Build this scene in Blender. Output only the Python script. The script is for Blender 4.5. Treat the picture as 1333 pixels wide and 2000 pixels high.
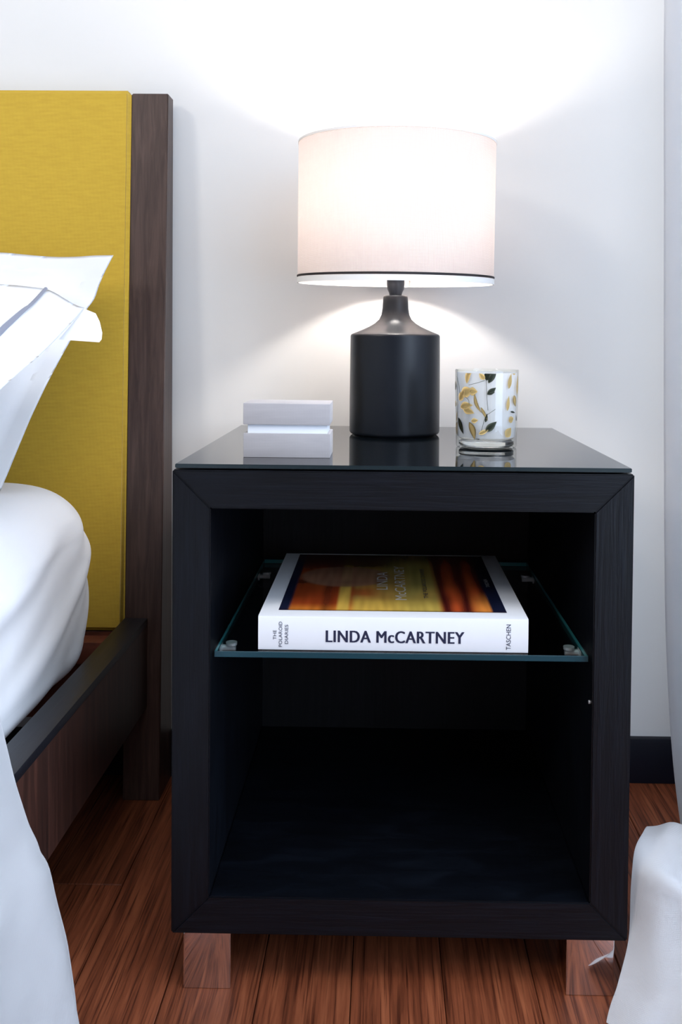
import bpy, bmesh, math, random
from mathutils import Vector, Matrix, noise
random.seed(7)
for o in list(bpy.data.objects): bpy.data.objects.remove(o)
SC = bpy.context.scene
COL = SC.collection

# ------------------------------------------------------------------ camera
cam_d = bpy.data.cameras.new('camera'); cam = bpy.data.objects.new('camera', cam_d); COL.objects.link(cam)
SC.camera = cam
r_ = Vector((0.999846582, 0.0153689256, 0.00840287285)); u_ = Vector((-0.00879213223, 0.0254379884, 0.999637738)); f_ = Vector((-0.0151496058, 0.999558255, -0.0255692114))
cam.matrix_world = Matrix(((r_.x, u_.x, -f_.x, 0.21781), (r_.y, u_.y, -f_.y, -0.95293), (r_.z, u_.z, -f_.z, 0.68868), (0, 0, 0, 1)))
cam_d.sensor_fit = 'HORIZONTAL'; cam_d.sensor_width = 36
cam_d.lens = 1798.78 / 1333 * 36
cam_d.shift_x = -(719.84 - 666.5) / 1333
cam_d.shift_y = -(1000 - 713.6) / 1333
cam_d.clip_start = 0.02

# ------------------------------------------------------------------ world, light, exposure
wd = bpy.data.worlds.new('world'); SC.world = wd; wd.use_nodes = True
wb = wd.node_tree.nodes['Background']; wb.inputs[0].default_value = (0.62, 0.78, 1.0, 1); wb.inputs[1].default_value = 1.2
def area(name, loc, target, sx, sy, power, color):
    l = bpy.data.lights.new(name, 'AREA'); l.shape = 'RECTANGLE'; l.size = sx; l.size_y = sy; l.energy = power; l.color = color
    o = bpy.data.objects.new(name, l); COL.objects.link(o); o.location = loc
    o.rotation_euler = (Vector(target) - Vector(loc)).to_track_quat('-Z', 'Y').to_euler(); return o
area('daylight_through_window', (1.25, -1.14, 1.30), (0, -1.14, 0.9), 2.4, 2.35, 58, (0.72, 0.82, 1.0))
area('ceiling_lamp_light', (-1.9, -1.9, 2.3), (-0.3, 0.3, 0.9), 0.5, 0.5, 22, (1.0, 0.93, 0.86))
area('overhead_fill', (0.1, -1.2, 2.5), (0.1, -0.9, 0), 1.6, 0.6, 19, (1.0, 0.97, 0.95))  # added fill from above, no fixture; brightens fronts and the wall
BULB = 165.0
SC.view_settings.view_transform = 'Standard'; SC.view_settings.look = 'None'; SC.view_settings.gamma = 1
SC.view_settings.use_curve_mapping = False; SC.view_settings.exposure = 0.10

# ------------------------------------------------------------------ materials
def mat(name):
    m = bpy.data.materials.new(name); m.use_nodes = True
    n = m.node_tree; b = n.nodes['Principled BSDF']; return m, n, b
def plain(name, col, rough=0.5, metal=0.0, spec=0.5, **kw):
    m, n, b = mat(name); b.inputs['Base Color'].default_value = (*col, 1); b.inputs['Roughness'].default_value = rough
    b.inputs['Metallic'].default_value = metal; b.inputs['Specular IOR Level'].default_value = spec
    for k, v in kw.items(): b.inputs[k.replace('_', ' ')].default_value = v
    return m
def node(n, t, **kw):
    x = n.nodes.new(t)
    for k, v in kw.items(): setattr(x, k, v)
    return x
def grain_mat(name, cols, scale=(60, 60, 3), rough=0.4, bump=0.15, detail=6, rand=0.0, spec=0.5, pos=(0.3, 0.5, 0.7), world=False, fine=None):
    """wood: noise stretched along the grain axis (object space)"""
    m, n, b = mat(name)
    tc = node(n, 'ShaderNodeTexCoord'); mp = node(n, 'ShaderNodeMapping'); mp.inputs['Scale'].default_value = scale
    src = tc.outputs['Object']
    if rand:
        oi = node(n, 'ShaderNodeObjectInfo'); va = node(n, 'ShaderNodeVectorMath', operation='MULTIPLY_ADD')
        sc = node(n, 'ShaderNodeVectorMath', operation='SCALE'); cx = node(n, 'ShaderNodeCombineXYZ')
        for i in range(3): n.links.new(oi.outputs['Random'], cx.inputs[i])
        sc.inputs['Scale'].default_value = 37.0; n.links.new(cx.outputs[0], sc.inputs[0])
        ad = node(n, 'ShaderNodeVectorMath', operation='ADD'); n.links.new(src, ad.inputs[0]); n.links.new(sc.outputs[0], ad.inputs[1]); src = ad.outputs[0]
    n.links.new(src, mp.inputs[0])
    nz = node(n, 'ShaderNodeTexNoise'); nz.inputs['Scale'].default_value = 1.0; nz.inputs['Detail'].default_value = detail; nz.inputs['Roughness'].default_value = 0.62; nz.inputs['Distortion'].default_value = 0.6
    n.links.new(mp.outputs[0], nz.inputs['Vector'])
    cr = node(n, 'ShaderNodeValToRGB'); e = cr.color_ramp.elements
    e[0].position = pos[0]; e[0].color = (*cols[0], 1); e[1].position = pos[2]; e[1].color = (*cols[2], 1)
    k = e.new(pos[1]); k.color = (*cols[1], 1)
    n.links.new(nz.outputs['Fac'], cr.inputs[0]); out = cr.outputs[0]
    if fine:                                     # thin dark pores
        mp2 = node(n, 'ShaderNodeMapping'); mp2.inputs['Scale'].default_value = fine; n.links.new(src, mp2.inputs[0])
        n2 = node(n, 'ShaderNodeTexNoise'); n2.inputs['Scale'].default_value = 1.0; n2.inputs['Detail'].default_value = 3; n.links.new(mp2.outputs[0], n2.inputs['Vector'])
        r2 = node(n, 'ShaderNodeValToRGB'); r2.color_ramp.elements[0].position = 0.34; r2.color_ramp.elements[0].color = (0.42, 0.36, 0.34, 1); r2.color_ramp.elements[1].position = 0.5; r2.color_ramp.elements[1].color = (1, 1, 1, 1)
        n.links.new(n2.outputs['Fac'], r2.inputs[0])
        mx = node(n, 'ShaderNodeMix', data_type='RGBA', blend_type='MULTIPLY'); mx.inputs[0].default_value = 1.0
        n.links.new(out, mx.inputs[6]); n.links.new(r2.outputs[0], mx.inputs[7]); out = mx.outputs[2]
    if rand:
        hs = node(n, 'ShaderNodeHueSaturation'); mr = node(n, 'ShaderNodeMapRange'); mr.inputs[3].default_value = 1 - rand; mr.inputs[4].default_value = 1 + rand
        n.links.new(oi.outputs['Random'], mr.inputs[0]); n.links.new(mr.outputs[0], hs.inputs['Value']); n.links.new(out, hs.inputs['Color']); out = hs.outputs[0]
    n.links.new(out, b.inputs['Base Color'])
    b.inputs['Roughness'].default_value = rough; b.inputs['Specular IOR Level'].default_value = spec
    if bump:
        bp = node(n, 'ShaderNodeBump'); bp.inputs['Strength'].default_value = bump; bp.inputs['Distance'].default_value = 0.001
        n.links.new(nz.outputs['Fac'], bp.inputs['Height']); n.links.new(bp.outputs[0], b.inputs['Normal'])
    return m
def weave_mat(name, col, col2, freq=1400, rough=0.9, bump=0.3, sheen=0.2, mottling=0.5, transl=0.0, cyl=False, noise_scale=(40, 40, 40), tcol=None, tmod=0.0):
    m, n, b = mat(name)
    tc = node(n, 'ShaderNodeTexCoord')
    mp = node(n, 'ShaderNodeMapping'); mp.inputs['Scale'].default_value = noise_scale; n.links.new(tc.outputs['Object'], mp.inputs[0])
    nz = node(n, 'ShaderNodeTexNoise'); nz.inputs['Scale'].default_value = 1; nz.inputs['Detail'].default_value = 5
    n.links.new(mp.outputs[0], nz.inputs['Vector'])
    mx = node(n, 'ShaderNodeMix', data_type='RGBA'); mx.inputs[6].default_value = (*col, 1); mx.inputs[7].default_value = (*col2, 1)
    mr = node(n, 'ShaderNodeMapRange'); mr.inputs[1].default_value = 0.3; mr.inputs[2].default_value = 0.7; mr.inputs[4].default_value = mottling * 2
    n.links.new(nz.outputs['Fac'], mr.inputs[0]); n.links.new(mr.outputs[0], mx.inputs[0])
    n.links.new(mx.outputs[2], b.inputs['Base Color'])
    sp = node(n, 'ShaderNodeSeparateXYZ'); n.links.new(tc.outputs['UV' if cyl else 'Object'], sp.inputs[0])
    hs = []
    for ax in ((0, 1) if cyl else (0, 2)):
        mu = node(n, 'ShaderNodeMath', operation='MULTIPLY'); mu.inputs[1].default_value = freq; n.links.new(sp.outputs[ax], mu.inputs[0])
        si = node(n, 'ShaderNodeMath', operation='SINE'); n.links.new(mu.outputs[0], si.inputs[0]); hs.append(si)
    ad = node(n, 'ShaderNodeMath', operation='ADD'); n.links.new(hs[0].outputs[0], ad.inputs[0]); n.links.new(hs[1].outputs[0], ad.inputs[1])
    ad2 = node(n, 'ShaderNodeMath', operation='ADD'); n.links.new(ad.outputs[0], ad2.inputs[0]); n.links.new(nz.outputs['Fac'], ad2.inputs[1])
    bp = node(n, 'ShaderNodeBump'); bp.inputs['Strength'].default_value = bump; bp.inputs['Distance'].default_value = 0.0005
    n.links.new(ad2.outputs[0], bp.inputs['Height']); n.links.new(bp.outputs[0], b.inputs['Normal'])
    b.inputs['Roughness'].default_value = rough; b.inputs['Sheen Weight'].default_value = sheen; b.inputs['Specular IOR Level'].default_value = 0.15
    if transl:
        tr = node(n, 'ShaderNodeBsdfTranslucent'); ms = node(n, 'ShaderNodeMixShader'); ms.inputs[0].default_value = transl
        if tcol:
            m1 = node(n, 'ShaderNodeMapRange'); m1.inputs[1].default_value = -1.6; m1.inputs[2].default_value = 2.6; m1.inputs[3].default_value = 1 - tmod; m1.inputs[4].default_value = 1 + tmod; n.links.new(ad2.outputs[0], m1.inputs[0])
            sc = node(n, 'ShaderNodeVectorMath', operation='SCALE'); sc.inputs[0].default_value = tcol; n.links.new(m1.outputs[0], sc.inputs['Scale']); n.links.new(sc.outputs[0], tr.inputs[0])
        else: n.links.new(mx.outputs[2], tr.inputs[0])
        out = n.nodes['Material Output']; n.links.new(b.outputs[0], ms.inputs[1]); n.links.new(tr.outputs[0], ms.inputs[2]); n.links.new(ms.outputs[0], out.inputs[0])
    return m

M = {}
m, n, b = mat('wall_paint'); M['wall'] = m
b.inputs['Base Color'].default_value = (0.74, 0.735, 0.72, 1); b.inputs['Roughness'].default_value = 0.75; b.inputs['Specular IOR Level'].default_value = 0.2
nz = node(n, 'ShaderNodeTexNoise'); nz.inputs['Scale'].default_value = 180; bp = node(n, 'ShaderNodeBump'); bp.inputs['Strength'].default_value = 0.05; bp.inputs['Distance'].default_value = 0.001
n.links.new(nz.outputs['Fac'], bp.inputs['Height']); n.links.new(bp.outputs[0], b.inputs['Normal'])
M['ceiling'] = plain('ceiling_paint', (0.82, 0.81, 0.79), 0.85)
M['wall_dark'] = plain('front_wall_darkened', (0.34, 0.34, 0.36), 0.8)  # unseen front wall, darkened to cut bounce light and reflections
M['baseboard'] = plain('baseboard_black', (0.003, 0.004, 0.010), 0.5, spec=0.25)
M['black_ash'] = grain_mat('black_brown_ash', ((0.0006, 0.0011, 0.0024), (0.0012, 0.0020, 0.0042), (0.0030, 0.0046, 0.0085)), scale=(260, 40, 12), rough=0.42, bump=0.5, spec=0.27)
M['black_ash_h'] = grain_mat('black_brown_ash_horizontal', ((0.0006, 0.0011, 0.0024), (0.0012, 0.0020, 0.0042), (0.0030, 0.0046, 0.0085)), scale=(12, 40, 260), rough=0.42, bump=0.5, spec=0.27)
M['inside'] = grain_mat('black_ash_inside', ((0.002, 0.0022, 0.0035), (0.003, 0.0035, 0.005), (0.005, 0.0055, 0.008)), scale=(200, 40, 10), rough=0.6, bump=0.3, spec=0.3)
M['wenge'] = grain_mat('wenge_wood', ((0.030, 0.015, 0.012), (0.052, 0.029, 0.023), (0.085, 0.050, 0.040)), scale=(150, 150, 7), rough=0.42, bump=0.3)
M['wenge_y'] = grain_mat('wenge_wood_rail', ((0.014, 0.008, 0.007), (0.024, 0.014, 0.012), (0.040, 0.023, 0.019)), scale=(150, 6, 150), rough=0.4, bump=0.3)
M['wenge_side'] = grain_mat('wenge_veneer_upright', ((0.018, 0.006, 0.004), (0.040, 0.014, 0.009), (0.080, 0.028, 0.018)), scale=(30, 90, 5), rough=0.5, bump=0.2)
M['rail_black'] = grain_mat('rail_top_black', ((0.006, 0.006, 0.009), (0.009, 0.009, 0.013), (0.014, 0.014, 0.019)), scale=(150, 8, 150), rough=0.42, bump=0.3)
M['red_wood'] = grain_mat('red_brown_wood', ((0.09, 0.022, 0.012), (0.14, 0.035, 0.018), (0.19, 0.05, 0.028)), scale=(60, 6, 60), rough=0.5)
M['oak'] = grain_mat('red_oak_plank', ((0.105, 0.026, 0.010), (0.20, 0.053, 0.021), (0.30, 0.090, 0.037)), scale=(95, 4.5, 40), spec=0.3, rough=0.5, bump=0.12, rand=0.13, fine=(420, 9, 60), pos=(0.32, 0.5, 0.68))
M['mustard'] = weave_mat('mustard_fabric', (0.60, 0.395, 0.045), (0.55, 0.355, 0.040), freq=7000, bump=0.3, mottling=0.5, noise_scale=(60, 60, 260))
M['cotton'] = weave_mat('white_cotton', (0.82, 0.825, 0.84), (0.79, 0.80, 0.82), freq=5000, bump=0.05, mottling=0.3, transl=0.06, noise_scale=(18, 18, 18))
M['sheet'] = weave_mat('white_sheet', (0.80, 0.80, 0.81), (0.77, 0.775, 0.79), freq=5000, bump=0.05, mottling=0.3, noise_scale=(14, 14, 14))
M['stripe'] = plain('grey_stripe', (0.23, 0.24, 0.29), 0.8)
M['curtain'] = weave_mat('curtain_cloth', (0.90, 0.91, 0.93), (0.87, 0.89, 0.92), freq=8000, bump=0.05, mottling=0.3, transl=0.65)
M['hem'] = weave_mat('curtain_lining', (0.90, 0.90, 0.91), (0.87, 0.875, 0.89), freq=6500, bump=0.2, mottling=0.4, transl=0.3)
M['matte_black'] = plain('matte_black_ceramic', (0.006, 0.009, 0.015), 0.36, spec=0.4)
M['socket'] = plain('dark_socket', (0.03, 0.034, 0.042), 0.4)
M['shade'] = weave_mat('linen_shade', (0.90, 0.83, 0.80), (0.86, 0.78, 0.75), freq=3600, bump=0.5, mottling=0.5, transl=0.5, cyl=True, noise_scale=(260, 260, 60), tcol=(0.60, 0.562, 0.548), tmod=0.10)
M['shade_in'] = plain('shade_lining', (0.92, 0.90, 0.87), 0.8)
M['trim_dark'] = plain('dark_shade_trim', (0.012, 0.009, 0.010), 0.7)
M['chrome'] = plain('polished_chrome', (0.80, 0.78, 0.79), 0.06, metal=1.0)
M['steel'] = plain('pin_steel', (0.62, 0.64, 0.68), 0.35, metal=0.3)
M['linen_box'] = weave_mat('grey_linen_paper', (0.44, 0.42, 0.43), (0.39, 0.37, 0.385), freq=9000, bump=0.1, mottling=0.4, noise_scale=(25, 25, 160))
M['box_white'] = plain('white_card', (0.80, 0.84, 0.90), 0.6)
M['book_white'] = plain('book_white_board', (0.80, 0.81, 0.84), 0.35)
M['paper'] = plain('page_paper', (0.7, 0.69, 0.65), 0.85)
M['ink'] = plain('ink_navy', (0.010, 0.014, 0.045), 0.5)
M['ink_grey'] = plain('cover_grey_lettering', (0.65, 0.62, 0.58), 0.5)
M['gold'] = plain('gold_leaf', (0.78, 0.62, 0.30), 0.38, metal=0.45)
M['dark_leaf'] = plain('dark_green_gold_leaf', (0.07, 0.085, 0.06), 0.3, metal=0.5)
m, n, b = mat('black_glass'); M['black_glass'] = m
b.inputs['Base Color'].default_value = (0.004, 0.006, 0.008, 1); b.inputs['Roughness'].default_value = 0.015; b.inputs['IOR'].default_value = 1.52
M['glass_edge_dark'] = plain('black_glass_edge', (0.010, 0.020, 0.024), 0.25)
def glassy(name, col, rough=0.0, ior=1.5):
    m, n, b = mat(name); b.inputs['Base Color'].default_value = (*col, 1); b.inputs['Transmission Weight'].default_value = 1; b.inputs['Roughness'].default_value = rough; b.inputs['IOR'].default_value = ior
    return m
def thin_glass(name, col, ior=1.5, spec_rough=0.0):
    m, n, b = mat(name); n.nodes.remove(b)
    t = node(n, 'ShaderNodeBsdfTransparent'); t.inputs[0].default_value = (*col, 1)
    g = node(n, 'ShaderNodeBsdfGlossy'); g.inputs['Roughness'].default_value = spec_rough
    lw = node(n, 'ShaderNodeLayerWeight'); lw.inputs[0].default_value = 0.5; pw = node(n, 'ShaderNodeMath', operation='POWER'); pw.inputs[1].default_value = 5
    fr = node(n, 'ShaderNodeMath', operation='MULTIPLY_ADD'); fr.inputs[1].default_value = 0.9; fr.inputs[2].default_value = 0.04     # Schlick, the same from both sides
    n.links.new(lw.outputs['Facing'], pw.inputs[0]); n.links.new(pw.outputs[0], fr.inputs[0])
    ms = node(n, 'ShaderNodeMixShader'); n.links.new(fr.outputs[0], ms.inputs[0]); n.links.new(t.outputs[0], ms.inputs[1]); n.links.new(g.outputs[0], ms.inputs[2])
    n.links.new(ms.outputs[0], n.nodes['Material Output'].inputs[0]); return m
M['glass'] = glassy('clear_glass', (0.97, 0.99, 0.97))
M['cup_glass'] = thin_glass('cup_glass', (0.975, 0.985, 0.975), ior=1.45)
M['shelf_glass'] = thin_glass('shelf_glass_face', (0.90, 0.96, 0.95))
M['shelf_edge'] = plain('green_glass_edge', (0.008, 0.045, 0.062), 0.15)
M['shelf_edge_lit'] = plain('green_glass_lit_edge', (0.05, 0.30, 0.33), 0.15)  # lit copy of the edge: light in side and back edges painted as brighter teal
M['pane'] = thin_glass('window_pane', (0.97, 0.99, 1.0))
m, n, b = mat('frosted_white_coating'); M['frost'] = m
b.inputs['Base Color'].default_value = (0.86, 0.89, 0.95, 1); b.inputs['Roughness'].default_value = 0.45
tr = node(n, 'ShaderNodeBsdfTranslucent'); tr.inputs[0].default_value = (0.9, 0.92, 0.97, 1); tp = node(n, 'ShaderNodeBsdfTransparent')
m1 = node(n, 'ShaderNodeMixShader'); m1.inputs[0].default_value = 0.5; m2 = node(n, 'ShaderNodeMixShader'); m2.inputs[0].default_value = 0.42
n.links.new(b.outputs[0], m1.inputs[1]); n.links.new(tr.outputs[0], m1.inputs[2]); n.links.new(m1.outputs[0], m2.inputs[1]); n.links.new(tp.outputs[0], m2.inputs[2]); n.links.new(m2.outputs[0], n.nodes['Material Output'].inputs[0])
m, n, b = mat('lit_bulb'); M['bulb'] = m
b.inputs['Base Color'].default_value = (1, 1, 1, 1); b.inputs['Emission Color'].default_value = (1.0, 0.93, 0.87, 1); b.inputs['Emission Strength'].default_value = BULB
M['window_frame'] = plain('white_window_frame', (0.8, 0.8, 0.8), 0.5)
# printed cover: flat print carried by a colour attribute
m, n, b = mat('printed_cover'); M['print'] = m
at = node(n, 'ShaderNodeAttribute'); at.attribute_name = 'print'; n.links.new(at.outputs['Color'], b.inputs['Base Color']); b.inputs['Roughness'].default_value = 0.16

# ------------------------------------------------------------------ helpers
def finish(name, bm, material, parent=None, smooth=False, angle=None, normals=True):
    if normals: bmesh.ops.recalc_face_normals(bm, faces=bm.faces)
    me = bpy.data.meshes.new(name); bm.to_mesh(me); bm.free()
    for mm in (material if isinstance(material, (list, tuple)) else [material]): me.materials.append(mm)
    o = bpy.data.objects.new(name, me); COL.objects.link(o)
    if smooth:
        for p in me.polygons: p.use_smooth = True
        if angle:
            try: me.set_sharp_from_angle(angle=math.radians(angle))
            except Exception: pass
    if parent: o.parent = parent
    return o
def thing(name, label, cat, loc=(0, 0, 0), group=None):
    o = bpy.data.objects.new(name, None); COL.objects.link(o); o.location = loc; o.empty_display_size = 0.05
    o['label'] = label; o['category'] = cat
    if group: o['group'] = group
    return o
def tag(o, label, cat): o['label'] = label; o['category'] = cat; return o
def struct(o): o['kind'] = 'structure'; return o
def box(bm, x0, x1, y0, y1, z0, z1, mi=0):
    v = [bm.verts.new((x, y, z)) for x in (x0, x1) for y in (y0, y1) for z in (z0, z1)]
    fs = [bm.faces.new([v[i] for i in q]) for q in ((0, 1, 3, 2), (4, 6, 7, 5), (0, 4, 5, 1), (2, 3, 7, 6), (0, 2, 6, 4), (1, 5, 7, 3))]
    for f in fs: f.material_index = mi
    return fs
def boxobj(name, ext, material, parent=None, bevel=0.0, seg=2, org=(0, 0, 0)):
    bm = bmesh.new(); e = ext; box(bm, e[0] - org[0], e[1] - org[0], e[2] - org[1], e[3] - org[1], e[4] - org[2], e[5] - org[2])
    if bevel: bmesh.ops.bevel(bm, geom=bm.edges[:], offset=bevel, segments=seg, affect='EDGES', profile=0.6)
    return finish(name, bm, material, parent, smooth=bool(bevel), angle=40)
def lathe(name, prof, material, parent, seg=96, closed=False, uv=False, org=(0, 0, 0), mirow=None):
    """prof: (r, z) list around z axis"""
    bm = bmesh.new(); rows = []
    for r, z in prof:
        if r < 1e-6: rows.append([bm.verts.new((org[0], org[1], z + org[2]))])
        else: rows.append([bm.verts.new((org[0] + r * math.cos(2 * math.pi * i / seg), org[1] + r * math.sin(2 * math.pi * i / seg), z + org[2])) for i in range(seg)])
    pairs = list(zip(range(len(rows) - 1), range(1, len(rows))))
    if closed: pairs.append((len(rows) - 1, 0))
    ul = bm.loops.layers.uv.new('UVMap') if uv else None
    for a, b in pairs:
        A, B = rows[a], rows[b]
        for i in range(seg):
            j = (i + 1) % seg
            if len(A) == 1 and len(B) == 1: break
            if len(A) == 1: f = bm.faces.new((A[0], B[i], B[j]))
            elif len(B) == 1: f = bm.faces.new((A[i], A[j], B[0]))
            else: f = bm.faces.new((A[i], A[j], B[j], B[i]))
            if mirow and a in mirow: f.material_index = mirow[a]
            if ul:
                for l in f.loops:
                    c = l.vert.co; t = math.atan2(c.y - org[1], c.x - org[0]) / (2 * math.pi)
                    if j == 0 and t < 0.0 and i: pass
                    l[ul].uv = (((i if l.vert in (A[i], B[i]) else i + 1) / seg) * 0.85, c.z)
    return finish(name, bm, material, parent, smooth=True, angle=50)
def tube(name, pts, rad, material, parent, seg=8):
    bm = bmesh.new(); rows = []; P = [Vector(p) for p in pts]
    for i, p in enumerate(P):
        d = (P[min(i + 1, len(P) - 1)] - P[max(i - 1, 0)]).normalized(); a = d.orthogonal().normalized() if i == 0 else (a - d * a.dot(d)).normalized(); b = d.cross(a)
        r = rad[i] if isinstance(rad, (list, tuple)) else rad
        rows.append([bm.verts.new(p + (a * math.cos(2 * math.pi * k / seg) + b * math.sin(2 * math.pi * k / seg)) * r) for k in range(seg)])
    for A, B in zip(rows, rows[1:]):
        for i in range(seg): bm.faces.new((A[i], A[(i + 1) % seg], B[(i + 1) % seg], B[i]))
    bm.faces.new(rows[0]); bm.faces.new(rows[-1])
    return finish(name, bm, material, parent, smooth=True, angle=50)
def prism(name, poly, y0, y1, material, parent, bevel=0.0):
    """poly in (x,z) extruded along y"""
    bm = bmesh.new(); a = [bm.verts.new((x, y0, z)) for x, z in poly]; b = [bm.verts.new((x, y1, z)) for x, z in poly]
    bm.faces.new(a); bm.faces.new(b[::-1]); n = len(poly)
    for i in range(n): bm.faces.new((a[i], b[i], b[(i + 1) % n], a[(i + 1) % n]))
    bmesh.ops.recalc_face_normals(bm, faces=bm.faces)
    if bevel: bmesh.ops.bevel(bm, geom=bm.edges[:], offset=bevel, segments=2, affect='EDGES')
    return finish(name, bm, material, parent, smooth=bool(bevel), angle=40)
def grid(name, fn, nu, nv, material, parent=None, thick=0.0, mi=None, closed_u=False):
    bm = bmesh.new(); V = [[bm.verts.new(fn(i / (nu if closed_u else nu), j / nv)) for j in range(nv + 1)] for i in range(nu + (0 if closed_u else 1))]
    n = len(V)
    for i in range(nu):
        for j in range(nv):
            f = bm.faces.new((V[i][j], V[(i + 1) % n][j], V[(i + 1) % n][j + 1], V[i][j + 1]))
            if mi: f.material_index = mi((i + .5) / nu, (j + .5) / nv)
    if thick: bmesh.ops.solidify(bm, geom=bm.faces[:], thickness=thick)
    return finish(name, bm, material, parent, smooth=True)
def lerp(a, b, t): return a + (b - a) * t
def path(pts, t):
    """smooth (Catmull-Rom) point on a polyline"""
    n = len(pts) - 1; s = min(max(t, 0), 1) * n; i = min(int(s), n - 1); k = s - i
    p = [Vector(pts[max(min(i + d, n), 0)]) for d in (-1, 0, 1, 2)]
    return 0.5 * ((2 * p[1]) + (p[2] - p[0]) * k + (2 * p[0] - 5 * p[1] + 4 * p[2] - p[3]) * k * k + (3 * p[1] - p[0] - 3 * p[2] + p[3]) * k ** 3)
def ss(a, b, x):
    t = min(max((x - a) / (b - a), 0), 1); return t * t * (3 - 2 * t)

# ------------------------------------------------------------------ room shell
XL, XR, YB, YF, ZC = -3.2, 0.80, -3.6, 0.492, 2.6
fl = struct(boxobj('floor', (XL, XR, YB, YF, -0.10, -0.0125), plain('subfloor', (0.02, 0.01, 0.008), 0.9)))
struct(boxobj('wall_back', (XL, XR, YF, YF + 0.12, -0.1, ZC), M['wall']))
struct(boxobj('wall_front', (XL, XR, YB - 0.12, YB, -0.1, ZC), M['wall_dark']))
struct(boxobj('wall_left', (XL - 0.12, XL, YB - 0.12, YF + 0.12, -0.1, ZC), M['wall']))
struct(boxobj('ceiling', (XL - 0.12, XR + 0.2, YB - 0.12, YF + 0.12, ZC, ZC + 0.1), M['ceiling']))
WY0, WY1, WZ0, WZ1 = -2.30, 0.20, 0.06, 2.40
bm = bmesh.new()
box(bm, XR, XR + 0.2, WY1, YF + 0.12, -0.1, ZC); box(bm, XR, XR + 0.2, YB - 0.12, WY0, -0.1, ZC)
box(bm, XR, XR + 0.2, WY0, WY1, -0.1, WZ0); box(bm, XR, XR + 0.2, WY0, WY1, WZ1, ZC)
struct(finish('wall_right', bm, M['wall']))
win = bpy.data.objects.new('window_1', None); COL.objects.link(win); struct(win)
bm = bmesh.new(); xw = XR + 0.10
for e in ((WY0, WY0 + .06, WZ0, WZ1), (WY1 - .06, WY1, WZ0, WZ1), (WY0, WY1, WZ0, WZ0 + .06), (WY0, WY1, WZ1 - .06, WZ1), ((WY0 + WY1) / 2 - .04, (WY0 + WY1) / 2 + .04, WZ0, WZ1)):
    box(bm, xw - .03, xw + .03, *e)
finish('window_frame', bm, M['window_frame'], win)
for a, b in ((WY0 + .06, (WY0 + WY1) / 2 - .04), ((WY0 + WY1) / 2 + .04, WY1 - .06)):
    bm = bmesh.new(); vs = [bm.verts.new((xw, y, z)) for y, z in ((a, WZ0 + .06), (b, WZ0 + .06), (b, WZ1 - .06), (a, WZ1 - .06))]; bm.faces.new(vs); finish('pane', bm, M['pane'], win)
struct(boxobj('baseboard_back', (XL, XR, YF - 0.012, YF, 0.0, 0.0706), M['baseboard'], bevel=0.0015))
struct(boxobj('baseboard_left', (XL, XL + 0.012, YB, YF - 0.012, 0.0, 0.0706), M['baseboard'], bevel=0.0015))

# floor planks: boards run away from the camera, staggered end joints
PW = 0.0985
pm = {}
def plank(x0, y0, y1):
    L = round(y1 - y0, 3)
    if L not in pm:
        bm = bmesh.new(); box(bm, 0.0004, PW - 0.0004, 0.0004, L - 0.0004, -0.012, 0)
        top = [e for e in bm.edges if all(v.co.z > -0.001 for v in e.verts)]
        bmesh.ops.bevel(bm, geom=top, offset=0.0009, segments=1, affect='EDGES')
        bmesh.ops.recalc_face_normals(bm, faces=bm.faces)
        me = bpy.data.meshes.new('plank'); bm.to_mesh(me); bm.free(); me.materials.append(M['oak']); pm[L] = me
    o = bpy.data.objects.new('plank', pm[L]); COL.objects.link(o); o.location = (x0, y0, 0); o.parent = fl
k0 = -0.105
rr = random.Random(3)
i = -23
while k0 + i * PW < XR - 0.01:
    x = k0 + i * PW
    if x > XL:
        if i == -1: cuts = [0.189]
        elif i == 0: cuts = [-0.52]
        else: cuts = [rr.choice((-0.9, -0.6, -0.35, 0.32, -1.2))]
        ys = [YB] + [c for c in (cuts[0] - 2.4, cuts[0] - 1.2, cuts[0]) if c > YB] + [YF - 0.0005]
        xx = min(x, XR - PW)
        for a, b in zip(ys, ys[1:]): plank(xx, a, b)
    i += 1

# ------------------------------------------------------------------ nightstand
Z0, H, W, D, T = 0.063, 0.4907, 0.48, 0.45, 0.0402
Z1 = Z0 + H
ns = thing('nightstand', 'black ash cube nightstand with open front, glass shelf and chrome feet, beside the bed', 'nightstand')
bv = 0.0013
prism('side_panel', [(0, Z0), (0, Z1), (T, Z1 - T), (T, Z0 + T)], 0, D, M['black_ash'], ns, bv)
prism('side_panel', [(W, Z0), (W - T, Z0 + T), (W - T, Z1 - T), (W, Z1)], 0, D, M['black_ash'], ns, bv)
prism('top_panel', [(0, Z1), (W, Z1), (W - T, Z1 - T), (T, Z1 - T)], 0, D, M['black_ash_h'], ns, bv)
prism('bottom_panel', [(0, Z0), (T, Z0 + T), (W - T, Z0 + T), (W, Z0)], 0, D, M['black_ash_h'], ns, bv)
boxobj('back_panel', (T, W - T, D - 0.020, D - 0.006, Z0 + T, Z1 - T), M['inside'], ns)
GT0, GT1 = Z1 + 0.0018, Z1 + 0.0062
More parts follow.
